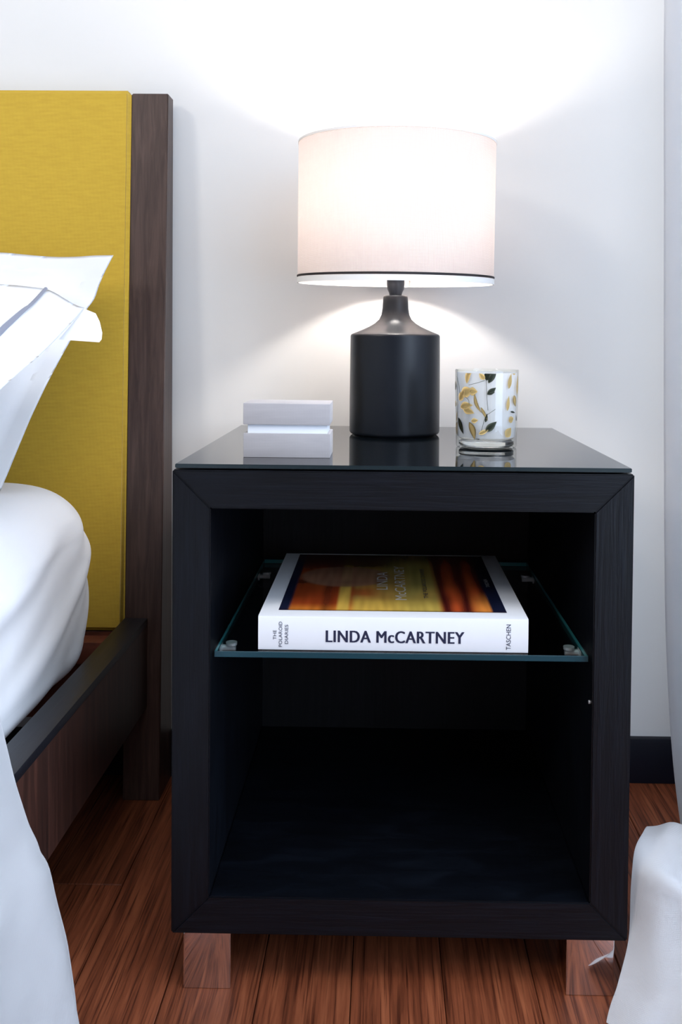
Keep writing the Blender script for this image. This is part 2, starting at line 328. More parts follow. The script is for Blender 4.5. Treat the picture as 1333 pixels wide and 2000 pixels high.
# black glass top, a hair smaller than the carcass
bm = bmesh.new(); fs = box(bm, 0.0025, W - 0.0025, 0.001, D, GT0, GT1)
bmesh.ops.bevel(bm, geom=bm.edges[:], offset=0.0006, segments=2, affect='EDGES')
for f in bm.faces: f.material_index = 0 if f.normal.z > 0.9 else 1
g = finish('glass_top', bm, [M['black_glass'], M['glass_edge_dark']], ns, smooth=True, angle=40); g['label'] = 'glossy black glass top sheet'
for x in (0.05, W - 0.05):
    for y in (0.05, D - 0.05):
        bm = bmesh.new(); bmesh.ops.create_cone(bm, cap_ends=True, segments=20, radius1=0.008, radius2=0.008, depth=0.0018, matrix=Matrix.Translation((x, y, Z1 + 0.0009))); finish('glass_pad', bm, M['trim_dark'], ns)
# chrome feet
for x in (0.0115, 0.4175):
    for y in (0.006, D - 0.056):
        o = boxobj('foot', (x, x + 0.051, y, y + 0.05, 0.0, Z0), M['chrome'], ns, bevel=0.0020); o['label'] = 'square polished chrome foot'
# glass shelf
SZ, ST = 0.36, 0.0065
bm = bmesh.new(); box(bm, 0.0424, 0.4376, 0.0115, 0.4246, SZ - ST, SZ)
bmesh.ops.bevel(bm, geom=bm.edges[:], offset=0.0005, segments=1, affect='EDGES')
for f in bm.faces: f.material_index = 0 if abs(f.normal.z) > 0.9 else (2 if abs(f.normal.x) > 0.9 or f.normal.y > 0.9 else 1)
g = finish('glass_shelf', bm, [M['shelf_glass'], M['shelf_edge'], M['shelf_edge_lit']], ns); g['label'] = 'clear glass shelf with green edges'
for sx, x in ((1, T), (-1, W - T)):
    for y in (0.062, 0.375):
        zz = SZ - ST
        bm = bmesh.new()
        bmesh.ops.create_cone(bm, cap_ends=True, segments=16, radius1=0.0035, radius2=0.0035, depth=0.018, matrix=Matrix.Translation((x + sx * 0.008, y, zz - 0.0065)) @ Matrix.Rotation(math.pi / 2, 4, 'Y'))
        bmesh.ops.create_cone(bm, cap_ends=True, segments=20, radius1=0.0062, radius2=0.0062, depth=0.003, matrix=Matrix.Translation((x + sx * 0.0125, y, zz - 0.0016)))
        bmesh.ops.create_cone(bm, cap_ends=True, segments=20, radius1=0.006, radius2=0.006, depth=0.002, matrix=Matrix.Translation((x + sx * 0.0011, y, zz - 0.0065)) @ Matrix.Rotation(math.pi / 2, 4, 'Y'))
        finish('shelf_pin', bm, M['steel'], ns, smooth=True, angle=40)
bm = bmesh.new(); bmesh.ops.create_cone(bm, cap_ends=True, segments=12, radius1=0.002, radius2=0.002, depth=0.0012, matrix=Matrix.Translation((W - T - 0.0006, 0.012, 0.311)) @ Matrix.Rotation(math.pi / 2, 4, 'Y')); finish('pin_hole_sleeve', bm, M['steel'], ns)

# ------------------------------------------------------------------ book
bk = thing('book', 'thick white-spined photography book with a sunset cover lying on the glass shelf', 'book')
BX0, BX1, BY0, BY1, BZ0, BZ1 = 0.0884, 0.3750, 0.0165, 0.3060, SZ + 0.0002, 0.3967
tb = 0.0032
bm = bmesh.new()                                   # case: U profile (boards + rounded spine) in y,z
prof = [(BY1, BZ1), (BY0 + .0015, BZ1), (BY0 + .0004, BZ1 - .0006), (BY0, BZ1 - .0018), (BY0 - .0004, (BZ0 + BZ1) / 2), (BY0, BZ0 + .0018), (BY0 + .0004, BZ0 + .0006), (BY0 + .0015, BZ0), (BY1, BZ0), (BY1, BZ0 + tb), (BY0 + tb, BZ0 + tb), (BY0 + tb, BZ1 - tb), (BY1, BZ1 - tb)]
a = [bm.verts.new((BX0, y, z)) for y, z in prof]; b_ = [bm.verts.new((BX1, y, z)) for y, z in prof]; nn = len(prof)
for i in range(nn): bm.faces.new((a[i], b_[i], b_[(i + 1) % nn], a[(i + 1) % nn]))
bm.faces.new(a); bm.faces.new(b_[::-1])
bmesh.ops.triangulate(bm, faces=[f for f in bm.faces if len(f.verts) > 4])
finish('cover', bm, M['book_white'], bk, smooth=True, angle=35)
# hinge groove strip
bm = bmesh.new(); NP = 26
for i in range(NP):
    z = BZ0 + tb + (BZ1 - BZ0 - 2 * tb) * (i + .5) / NP; h = (BZ1 - BZ0 - 2 * tb) / NP * 0.46; j = 0.0006 * math.sin(i * 2.1)
    box(bm, BX0 + 0.004, BX1 - 0.004, BY0 + tb + .0006, BY1 - 0.004 + j, z - h, z + h)
finish('page_block', bm, M['paper'], bk)
# printed picture
PX0, PX1, PY0, PY1 = 0.1075, 0.3552, 0.0385, 0.300
def cover_col(u, v):
    nz = noise.noise(Vector((u * 9, v * 3, 1))) ; n2 = noise.noise(Vector((u * 38, v * 5, 4)))
    navy = Vector((0.012, 0.016, 0.045)); red = Vector((0.42, 0.065, 0.015)); dk = Vector((0.05, 0.010, 0.008)); org = Vector((0.80, 0.26, 0.035)); yel = Vector((0.80, 0.50, 0.09)); olive = Vector((0.46, 0.38, 0.10)); skin = Vector((0.50, 0.24, 0.14))
    c = red.copy()
    c = c.lerp(org, ss(0.12, 0.0, v) * 0.8 + 0.25 * max(nz, 0))
    c = c.lerp(dk, ss(0.16, 0.20, u) * ss(0.26, 0.20, u) * 0.55)
    c = c.lerp(yel, ss(0.245, 0.262, u) * ss(0.315, 0.298, u))
    if u > 0.30:
        c2 = olive.lerp(org, 0.35 + 0.5 * nz); c2 = c2.lerp(yel, ss(0.22, 0.12, v)); c2 = c2.lerp(Vector((0.5, 0.42, 0.10)), ss(0.45, 0.6, u) * 0.5)
        c2 = c2.lerp(red, ss(0.20, 0.26, v) * ss(0.40, 0.30, v) * ss(0.48, 0.36, u) * 0.7)
        c = c.lerp(c2, ss(0.30, 0.34, u))
    if u > 0.70:
        st = 0.5 + 0.5 * math.sin(u * 62 + 1.2 * nz); c3 = Vector((0.62, 0.10, 0.025)).lerp(Vector((0.09, 0.012, 0.010)), st); c3 = c3.lerp(Vector((0.95, 0.32, 0.06)), ss(0.84, 0.9, u) * ss(0.35, 0.05, v))
        c = c.lerp(c3, ss(0.70 - 0.02 * v, 0.735, u))
    # pale warm oval and dark hair-like mass across the upper left
    d = ((u - 0.27) / 0.24) ** 2 + ((v - 0.56) / 0.20) ** 2
    c = c.lerp(dk, ss(0.66, 0.80, v) * ss(0.62, 0.40, u) * 0.85)
    c = c.lerp(dk, ss(0.40, 0.46, v) * ss(0.52, 0.45, v) * ss(0.60, 0.30, u) * 0.8)
    c = c.lerp(skin * (0.8 + 0.5 * nz), ss(1.0, 0.7, d) * 0.85)
    c = c.lerp(navy, ss(0.055 - 0.01 * v, 0.035, u) + ss(0.925 + 0.02 * nz, 0.945, u))
    c = c.lerp(Vector((0.03, 0.008, 0.008)), ss(0.02, 0.0, v) * 0.8)
    c = c.lerp(dk, ss(0.75, 0.95, v) * 0.6)
    return c * (1 + 0.25 * n2)
bm = bmesh.new(); NU, NV = 200, 90; lay = bm.verts.layers.float_color.new('print')
V = [[None] * (NV + 1) for _ in range(NU + 1)]
for i in range(NU + 1):
    for j in range(NV + 1):
        u, v = i / NU, j / NV; q = bm.verts.new((lerp(PX0, PX1, u), lerp(PY0, PY1, v), BZ1 + 0.00015)); c = cover_col(u, v); q[lay] = (max(c.x, 0), max(c.y, 0), max(c.z, 0), 1); V[i][j] = q
for i in range(NU):
    for j in range(NV): bm.faces.new((V[i][j], V[i + 1][j], V[i + 1][j + 1], V[i][j + 1]))
o = finish('cover_picture', bm, M['print'], bk, normals=False); o['label'] = 'printed sunset picture in orange, red and yellow bands'

def text(name, body, centre, width, height, xdir, ydir, material, parent, bold=0.0, extr=0.00012, spacing=1.0):
    """flat raised lettering; width along xdir, height along ydir"""
    c = bpy.data.curves.new(name, 'FONT'); c.body = body; c.size = 1; c.extrude = 0.0; c.align_x = 'CENTER'; c.space_line = 0.95; c.space_character = spacing; c.resolution_u = 4
    o = bpy.data.objects.new(name, c); COL.objects.link(o); dg = bpy.context.evaluated_depsgraph_get(); dg.update()
    me = bpy.data.meshes.new_from_object(o.evaluated_get(dg)); bpy.data.objects.remove(o)
    xs = [v.co.x for v in me.vertices]; ys = [v.co.y for v in me.vertices]
    sx, sy = width / (max(xs) - min(xs)), height / (max(ys) - min(ys)); cx, cy = (max(xs) + min(xs)) / 2, (max(ys) + min(ys)) / 2
    X, Y = Vector(xdir), Vector(ydir); N = X.cross(Y)
    for v in me.vertices: v.co = Vector(centre) + X * (v.co.x - cx) * sx + Y * (v.co.y - cy) * sy + N * extr
    if bold:                                   # heavier strokes: shifted copies of the outlines
        bm = bmesh.new(); bm.from_mesh(me); src = bm.faces[:]
        for k in (-1, 1):
            d = bmesh.ops.duplicate(bm, geom=src); vs = [g for g in d['geom'] if isinstance(g, bmesh.types.BMVert)]
            bmesh.ops.translate(bm, verts=vs, vec=X * (k * bold) + N * (0.00001 * (k + 2)))
        bm.to_mesh(me); bm.free()
    me.materials.clear(); me.materials.append(material); t = bpy.data.objects.new(name, me); COL.objects.link(t); t.parent = parent; return t
yS = BY0 - 0.0005
text('spine_title', 'LINDA McCARTNEY', (0.2339, yS, 0.3760), 0.1462, 0.0128, (1, 0, 0), (0, 0, 1), M['ink'], bk, bold=0.0005, spacing=1.08)
text('spine_subtitle', 'THE', (0.1061, yS, 0.3768), 0.0100, 0.0034, (0, 0, 1), (-1, 0, 0), M['ink'], bk)
text('spine_subtitle', 'POLAROID', (0.1122, yS, 0.3775), 0.0270, 0.0036, (0, 0, 1), (-1, 0, 0), M['ink'], bk)
text('spine_subtitle', 'DIARIES', (0.1186, yS, 0.3775), 0.0205, 0.0036, (0, 0, 1), (-1, 0, 0), M['ink'], bk)
text('spine_imprint', 'TASCHEN', (0.3541, yS, 0.3775), 0.0270, 0.0048, (0, 0, 1), (-1, 0, 0), M['ink'], bk, bold=0.0)
zc = BZ1 + 0.0003
text('cover_title', 'LINDA', (0.2200, 0.166, zc), 0.082, 0.0130, (0, 1, 0), (-1, 0, 0), M['ink_grey'], bk)
text('cover_title', 'McCARTNEY', (0.2415, 0.160, zc), 0.155, 0.0130, (0, 1, 0), (-1, 0, 0), M['ink_grey'], bk)
text('cover_subtitle', 'THE POLAROID DIARIES', (0.2705, 0.158, zc), 0.135, 0.0050, (0, 1, 0), (-1, 0, 0), M['ink'], bk)
text('cover_imprint', 'TASCHEN', (0.3468, 0.160, zc), 0.036, 0.0046, (0, 1, 0), (-1, 0, 0), M['ink_grey'], bk)

# ------------------------------------------------------------------ table lamp
LX, LY = 0.2355, 0.331
lp = thing('table_lamp', 'lit table lamp with matte black bottle base and pale linen drum shade', 'lamp', (LX, LY, GT1))
def rnd(cx, cz, r, a0, a1, n=6): return [(cx + r * math.cos(math.radians(lerp(a0, a1, i / n))), cz + r * math.sin(math.radians(lerp(a0, a1, i / n)))) for i in range(n + 1)]
prof = [(0, 0.0), (0.0575, 0.0)] + [(0.0585, 0.002)] + rnd(0.0575, 0.006, 0.0052, -60, 0) + [(0.0628, 0.05), (0.0625, 0.10), (0.0622, 0.133)] + rnd(0.0582, 0.1362, 0.004, 0, 62) + \
    [(0.053, 0.1425), (0.045, 0.1458), (0.036, 0.1500), (0.0285, 0.1545), (0.0225, 0.1600), (0.0195, 0.1665), (0.0183, 0.1740), (0.0176, 0.184), (0.0172, 0.190)] + rnd(0.0142, 0.1905, 0.0029, 0, 85) + [(0.009, 0.1938), (0, 0.1938)]
lathe('base', prof, M['matte_black'], lp)
lathe('lamp_holder', [(0, 0.1939), (0.0085, 0.1939), (0.0092, 0.197), (0.0115, 0.202), (0.0122, 0.208), (0.0124, 0.2165), (0.0130, 0.217), (0.0130, 0.219), (0.0118, 0.2195), (0.0118, 0.245), (0.0155, 0.246), (0.0155, 0.252), (0.0125, 0.253), (0.0125, 0.268), (0, 0.268)], M['socket'], lp, seg=48)
lathe('bulb_cap', [(0, 0.2682), (0.0125, 0.2682), (0.0125, 0.276), (0.0135, 0.278), (0.0165, 0.296), (0.016, 0.2975), (0, 0.2975)], M['shade_in'], lp, seg=40)
bb = [(0, 0.2978), (0.0160, 0.2978), (0.0190, 0.303), (0.0225, 0.308), (0.0252, 0.314)] + rnd(0, 0.3220, 0.0265, -14, 90, 14)
lathe('bulb', bb, M['bulb'], lp, seg=40)
# shade (tilted slightly back); built about its own centre
RS, HS = 0.1360, 0.1915
sh_z = 0.8660 - GT1
def shade_piece(name, prof, material, parent, uv=False):
    o = lathe(name, prof, material, parent, seg=128, closed=True, uv=uv)
    return o
shd = shade_piece('shade', [(RS, -HS / 2), (RS, HS / 2), (RS - 0.0006, HS / 2), (RS - 0.0006, -HS / 2)], M['shade'], lp, uv=True)
shd.location = (0.0, 0.0, sh_z); shd.rotation_euler = (math.radians(1.6), math.radians(0.25), 0)
z = -HS / 2
shade_piece('shade_trim', [(RS + .0002, z + .0070), (RS + .0011, z + .0074), (RS + .0011, z + .0096), (RS + .0002, z + .0100)], M['trim_dark'], shd)['label'] = 'dark cord line around the lower rim'
shade_piece('rim_band', [(RS - .0014, z - .0008), (RS + .0008, z - .0008), (RS + .0008, z + .0066), (RS + .0001, z + .0066), (RS + .0001, z + 0.0004), (RS - .0014, z + .0004)], M['shade_in'], shd)['label'] = 'white folded lower rim'
shade_piece('rim_band', [(RS - .0014, -z + .0006), (RS + .0006, -z + .0006), (RS + .0006, -z - .0022), (RS + .0001, -z - .0022), (RS + .0001, -z - .0004), (RS - .0014, -z - .0004)], M['shade_in'], shd)
# spider: ring round the holder and three arms to the lower frame
for k in range(3):
    a = math.radians(80 + 120 * k); c, s = math.cos(a), math.sin(a)
    tube('spider_arm', [(0.0155 * c, 0.0155 * s, 0.249 - sh_z), (0.03 * c, 0.03 * s, 0.249 - sh_z), (0.122 * c, 0.122 * s, z + 0.012), ((RS - .0012) * c, (RS - .0012) * s, z + 0.012)], 0.0012, M['window_frame'], shd)

# ------------------------------------------------------------------ gift box
gb = thing('jewellery_box', 'small grey linen box with raised lid and white inner collar beside the lamp', 'box')
X0, X1, Y0, Y1 = 0.0648, 0.1610, 0.0600, 0.1180
boxobj('base', (X0, X1, Y0, Y1, GT1, GT1 + 0.0268), M['linen_box'], gb, bevel=0.0010)
boxobj('inner_collar', (X0 + 0.0045, X1 - 0.0035, Y0 + 0.003, Y1 - 0.003, GT1 + 0.0262, GT1 + 0.044), M['box_white'], gb, bevel=0.0006)['label'] = 'white card collar'
ld = boxobj('lid', (-(X1 - X0) / 2, (X1 - X0) / 2, 0.0, Y1 - Y0, 0, 0.0238), M['linen_box'], gb, bevel=0.0012)
ld.location = ((X0 + X1) / 2 - 0.0003, Y0 - 0.0004, GT1 + 0.0362); ld.rotation_euler = (math.radians(0.5), math.radians(0.25), 0)

# ------------------------------------------------------------------ candle glass with leaf pattern
CX, CY = 0.3473, 0.186
cg = thing('candle_glass', 'clear glass candle holder with gold and dark leaf pattern, right of the lamp', 'candle holder', (CX, CY, GT1))
def rout(z): return 0.0372 + 0.0018 * ss(0, 0.1, z)
HC = 0.0960
prof = [(0, 0.0015), (0.028, 0.0012), (0.033, 0.0)] + rnd(0.0342, 0.003, 0.003, -90, 0, 5) + [(rout(z), z) for z in (0.01, 0.03, 0.05, 0.07, 0.09)] + [(rout(.096), HC - .001), (rout(.096) - .0006, HC), (rout(.096) - .0012, HC), (rout(.096) - .0016, HC - .001)] + [(rout(z) - 0.0017, z) for z in (0.09, 0.07, 0.05, 0.03, 0.014)] + [(rout(.01) - 0.005, 0.0108), (rout(.01) - 0.010, 0.0100), (0, 0.0100)]
lathe('tumbler', prof, M['cup_glass'], cg, seg=96)
lathe('glass_base', [(0, 0.0022), (0.032, 0.0022), (0.0338, 0.004), (0.0338, 0.0085), (0.031, 0.0096), (0, 0.0096)], M['glass'], cg, seg=64)['label'] = 'thick clear base'
lathe('frosted_lining', [(rout(z) - 0.0021, z) for z in (0.0135, 0.03, 0.05, 0.07, 0.0925)] + [(rout(.0925) - .0024, 0.0925)] + [(rout(z) - 0.0024, z) for z in (0.07, 0.05, 0.03, 0.0135)], M['frost'], cg, seg=96, closed=True)['label'] = 'frosted white lining'
def leaf(az, zc, L, Wd, ang, material, curve=0.0, split=True):
    """flat foil leaf wrapped on the tumbler; az degrees (-90 faces the camera), ang tilt from horizontal"""
    bm = bmesh.new(); n = 10; ca, sa = math.cos(math.radians(ang)), math.sin(math.radians(ang)); rows = []
    for i in range(n + 1):
        t = i / n; w = Wd * math.sin(math.pi * t ** 0.8) * 0.5 + 0.0002; row = []
        for k in (-1, -0.33, 0.33, 1):
            s, d = (t - 0.5) * L, k * w + curve * L * math.sin(math.pi * t)
            h, zz = s * ca - d * sa, zc + s * sa + d * ca
            zz = min(max(zz, 0.008), HC - 0.004); a = math.radians(az) + h / 0.038; r = rout(zz) + 0.00025
            row.append(bm.verts.new((r * math.cos(a), r * math.sin(a), zz)))
        rows.append(row)
    for A, B in zip(rows, rows[1:]):
        for k in range(3): bm.faces.new((A[k], A[k + 1], B[k + 1], B[k]))
    bmesh.ops.solidify(bm, geom=bm.faces[:], thickness=0.0001)
    return finish('leaf', bm, material, cg, smooth=True)
def cupxy(px, py):         # picture study numbers -> azimuth and height on the glass
    u = (px - 683) / 468.0; return -90 + math.degrees(math.asin(max(-.97, min(.97, u)))), 0.006 + (1290 - py) / 1150.0 * HC
G_, D_ = M['gold'], M['dark_leaf']
for px, py, L, Wd, ang, mm, cv in ((300, 215, .007, .006, 60, D_, 0), (395, 290, .022, .007, 65, G_, .12), (560, 300, .010, .006, 130, G_, 0), (650, 260, .017, .008, 75, D_, 0), (710, 290, .020, .007, 62, D_, 0),
        (350, 530, .019, .013, 18, G_, 0), (285, 590, .016, .010, 50, G_, 0), (440, 520, .011, .010, 0, G_, 0), (340, 740, .020, .009, 10, G_, .05), (370, 800, .018, .009, -18, G_, 0), (700, 510, .013, .006, 40, D_, 0), (700, 540, .008, .003, 20, D_, 0),
        (510, 690, .024, .004, -68, G_, -.1), (600, 840, .018, .003, -62, G_, 0), (628, 900, .010, .003, 80, D_, 0), (460, 940, .009, .006, 10, G_, 0), (425, 1090, .022, .008, -70, G_, .05), (270, 1030, .022, .008, -60, D_, 0),
        (700, 1020, .018, .008, 42, D_, 0), (590, 1100, .013, .005, 25, G_, 0), (1045, 240, .008, .006, 40, G_, 0), (975, 370, .018, .006, 80, G_, 0), (1105, 430, .024, .006, 88, G_, 0), (1065, 660, .015, .008, -70, G_, 0), (955, 690, .018, .005, 85, G_, 0),
        (1015, 925, .010, .008, 15, G_, 0), (975, 1110, .014, .011, 50, G_, 0), (1040, 820, .010, .002, -10, D_, 0)):
    az, zz = cupxy(px, py); leaf(az, zz, L, Wd, ang, mm, cv)
rl = random.Random(5)
for k in range(22):
    leaf(rl.uniform(5, 175), rl.uniform(0.018, 0.084), rl.uniform(.014, .026), rl.uniform(.006, .011), rl.uniform(-80, 80), G_ if k % 3 else D_, 0)
for pts in (((620, 340), (628, 480), (636, 640), (652, 790)), ((640, 850), (700, 810), (760, 770)), ((235, 330), (255, 450), (265, 560)), ((640, 830), (600, 930), (560, 1080)), ((380, 430), (480, 400), (600, 360)), ((330, 600), (380, 650), (390, 720))):
    P = []
    for px, py in pts:
        az, zz = cupxy(px, py); r = rout(zz) + .0003; P.append((r * math.cos(math.radians(az)), r * math.sin(math.radians(az)), zz))
    tube('stem', [path(P, k / 8) for k in range(9)], 0.00028, M['dark_leaf'], cg, seg=6)

# ------------------------------------------------------------------ bed
bed = thing('bed', 'dark wenge bed frame with mustard upholstered headboard against the wall', 'bed')
XP0, XP1 = -0.1655, -0.1100
def wedge(name, x0, x1, z0, z1, material, proud=0.0, bevel=0.0012, yb=0.480):
    """slab whose front leans back towards the wall as it rises"""
    fy = lambda z: lerp(0.402, 0.4475, (z - 0.0) / 1.062) - proud
    bm = bmesh.new(); P = [(fy(z0), z0), (fy(z1), z1), (yb, z1), (yb, z0)]
    a = [bm.verts.new((x0, y, z)) for y, z in P]; b = [bm.verts.new((x1, y, z)) for y, z in P]
    bm.faces.new(a); bm.faces.new(b[::-1])
    for i in range(4): bm.faces.new((a[i], b[i], b[(i + 1) % 4], a[(i + 1) % 4]))
    bmesh.ops.recalc_face_normals(bm, faces=bm.faces)
    bmesh.ops.bevel(bm, geom=bm.edges[:], offset=bevel, segments=3, affect='EDGES')
    return finish(name, bm, material, bed, smooth=True, angle=45)
BXL = -1.95
wedge('headboard_post', XP0, XP1, 0.0, 1.0620, M['wenge'])
wedge('headboard_post', BXL, BXL + 0.055, 0.0, 1.0620, M['wenge'])
wedge('headboard_panel', BXL + 0.056, XP0 - 0.0008, 0.252, 1.0665, M['mustard'], proud=0.004, bevel=0.006, yb=0.474)['label'] = 'mustard yellow woven upholstered panel'
wedge('headboard_rail', BXL + 0.055, XP0, 0.12, 0.250, M['red_wood'], proud=-0.003)
# side rail, near side
boxobj('side_rail', (-0.1640, -0.1303, -1.70, 0.409, 0.139, 0.262), M['wenge_side'], bed, bevel=0.0012)
boxobj('rail_cap', (-0.1642, -0.1300, -1.70, 0.409, 0.262, 0.2730), M['rail_black'], bed, bevel=0.0010)['label'] = 'black cap along the side rail'
boxobj('support_ledge', (-0.183, -0.1645, -1.70, 0.405, 0.215, 0.247), M['red_wood'], bed, bevel=0.001)
boxobj('support_ledge', (-0.40, -0.183, 0.372, 0.4055, 0.215, 0.247), M['red_wood'], bed, bevel=0.001)
boxobj('side_rail', (BXL, BXL + 0.034, -1.70, 0.409, 0.139, 0.262), M['wenge_side'], bed, bevel=0.0012)
boxobj('foot_rail', (BXL, -0.1303, -1.74, -1.70, 0.139, 0.273), M['wenge_side'], bed, bevel=0.0012)
for x in (-0.19, BXL + 0.03): boxobj('bed_leg', (x, x + 0.05, -1.70, -1.65, 0.0, 0.139), M['wenge'], bed, bevel=0.001)
for k in range(14):
    y = -1.62 + k * 0.142; boxobj('slat', (BXL + 0.036, -0.26, y, y + 0.07, 0.2402, 0.249), M['red_wood'], bed)

# mattress with fitted sheet: rounded slab swept round, wrinkled on its side
MX0, MX1, MY0, MY1, MZ0, MZ1 = BXL + 0.03, -0.1755, -1.66, 0.392, 0.2500, 0.4880
MR = 0.155
def mattress():
    bm = bmesh.new(); ring = []
    cxr, cyt = MX1 - MR, MY1 - MR
    for k in range(300): y = lerp(MY0 + MR, cyt, k / 300); ring.append((cxr, y, 1, 0))
    for k in range(90): a = math.pi / 2 * k / 90; ring.append((cxr, cyt, math.cos(a), math.sin(a)))
    for k in range(40): ring.append((lerp(cxr, MX0 + MR, k / 40), cyt, 0, 1))
    for k in range(12): a = math.pi / 2 * (1 + k / 12); ring.append((MX0 + MR, cyt, math.cos(a), math.sin(a)))
    for k in range(20): ring.append((MX0 + MR, lerp(cyt, MY0 + MR, k / 20), -1, 0))
    for k in range(12): a = math.pi * (1 + .5 * k / 12); ring.append((MX0 + MR, MY0 + MR, math.cos(a), math.sin(a)))
    for k in range(40): ring.append((lerp(MX0 + MR, cxr, k / 40), MY0 + MR, 0, -1))
    for k in range(12): a = math.pi * (1.5 + .5 * k / 12); ring.append((cxr, MY0 + MR, math.cos(a), math.sin(a)))
    # profile: (outward offset from corner centre, z)
    RT, RB = 0.064, 0.036; prof = []
    for k in range(9): a = math.radians(-90 + 90 * k / 8); prof.append((MR - RB * 0.62 + RB * 0.62 * math.cos(a), MZ0 + RB + RB * math.sin(a)))
    for k in range(1, 44): z = lerp(MZ0 + RB, MZ1 - RT, k / 44); prof.append((MR + 0.006 * math.sin(math.pi * k / 44), z))
    for k in range(21): a = math.radians(90 * k / 20); prof.append((MR - RT * 1.15 + RT * 1.15 * math.cos(a), MZ1 - RT + RT * math.sin(a)))
    rows = []
    for off, z in prof:
        row = []
        for cx, cy, nx, ny in ring:
            L = cy + math.atan2(ny, nx) * MR if (nx > 0 and ny >= 0) else (cy if nx > 0.99 else 0.5)
            hgt = (z - MZ0) / (MZ1 - MZ0)
            # folds drawn down and towards the foot from the head corner
            w = 0.0
            dL, dz = 0.62 - L, MZ1 + 0.10 - z
            fan = math.atan2(dz, max(dL, 0.001)); rad = math.hypot(dz, dL)
            amp = 0.0075 * ss(1.0, 0.74, hgt) * ss(-0.9, -0.1, L) * ss(0.56, 0.40, L)
            wv = fan * 30.0 + 3.5 * noise.noise(Vector((fan * 3, rad * 3, 0)))
            w += amp * ((0.5 + 0.5 * math.sin(wv)) ** 3) * (0.6 + 0.8 * noise.noise(Vector((fan * 9, rad * 2.0, 8))))
            w += amp * 0.5 * noise.noise(Vector((fan * 14, rad * 3, 3.3)))
            w += 0.0025 * noise.noise(Vector((L * 7, z * 9, 5)))
            w += 0.004 * math.exp(-((z - 0.405) / 0.02) ** 2) * math.exp(-((L - 0.30) / 0.06) ** 2)
            o = off + w - 0.003
            row.append(bm.verts.new((cx + nx * o, cy + ny * o, z + 0.002 * noise.noise(Vector((cx * 5, cy * 5, 2))) * ss(.8, 1, hgt))))
        rows.append(row)
    n = len(ring)
    for A, B in zip(rows, rows[1:]):
        for i in range(n): bm.faces.new((A[i], A[(i + 1) % n], B[(i + 1) % n], B[i]))
    # caps: fill towards the centre line with a concentric ring then a face
    for rr_, z in ((rows[-1], MZ1), (rows[0], MZ0)):
        inner = [bm.verts.new((lerp(v.co.x, min(max(v.co.x, MX0 + .4), MX1 - .4), 0.9), lerp(v.co.y, min(max(v.co.y, MY0 + .4), MY1 - .4), 0.9), z)) for v in rr_]
        for i in range(n): bm.faces.new((rr_[i], rr_[(i + 1) % n], inner[(i + 1) % n], inner[i]))
        bm.faces.new(inner)
    return finish('mattress', bm, M['sheet'], None, smooth=True)
tag(mattress(), 'thick mattress in a wrinkled white fitted sheet on the bed frame', 'mattress')

# duvet hanging over the near side of the bed
EP = [(-0.60, 0, 0.508), (-0.42, 0, 0.510), (-0.30, 0, 0.507), (-0.215, 0, 0.496), (-0.170, 0, 0.455), (-0.148, 0, 0.385), (-0.1375, 0, 0.320), (-0.1290, 0, 0.277), (-0.1130, 0, 0.235), (-0.0990, 0, 0.209), (-0.0915, 0, 0.187), (-0.0765, 0, 0.123), (-0.0660, 0, 0.055), (-0.0600, 0, 0.006)]
def duvet(u, v):           # u: along the bed from the head edge, v: from the top down to the floor
    p = path(EP, v); y = -0.10 - 1.5 * u ** 1.3
    dn = ss(0.45, 1.0, v)
    f = 0.008 * dn * math.sin(u * 34 + 1.5 * noise.noise(Vector((u * 6, v * 2, 0)))) * ss(0, 0.05, u)
    f += 0.009 * noise.noise(Vector((y * 9, v * 5, 7))) + 0.005 * noise.noise(Vector((y * 26, v * 14, 9))) * dn
    x = p.x + (f if v < 0.97 else f * .6) - 0.02 * ss(0.0, 0.5, u) * dn; z = p.z + 0.004 * noise.noise(Vector((y * 8, p.x * 8, 1))) * (1 - dn)
    return (x, y, max(z, 0.004))
dv = grid('duvet', duvet, 130, 90, M['cotton'], None, thick=0.003); tag(dv, 'smooth white duvet hanging over the side rail to the floor', 'duvet')

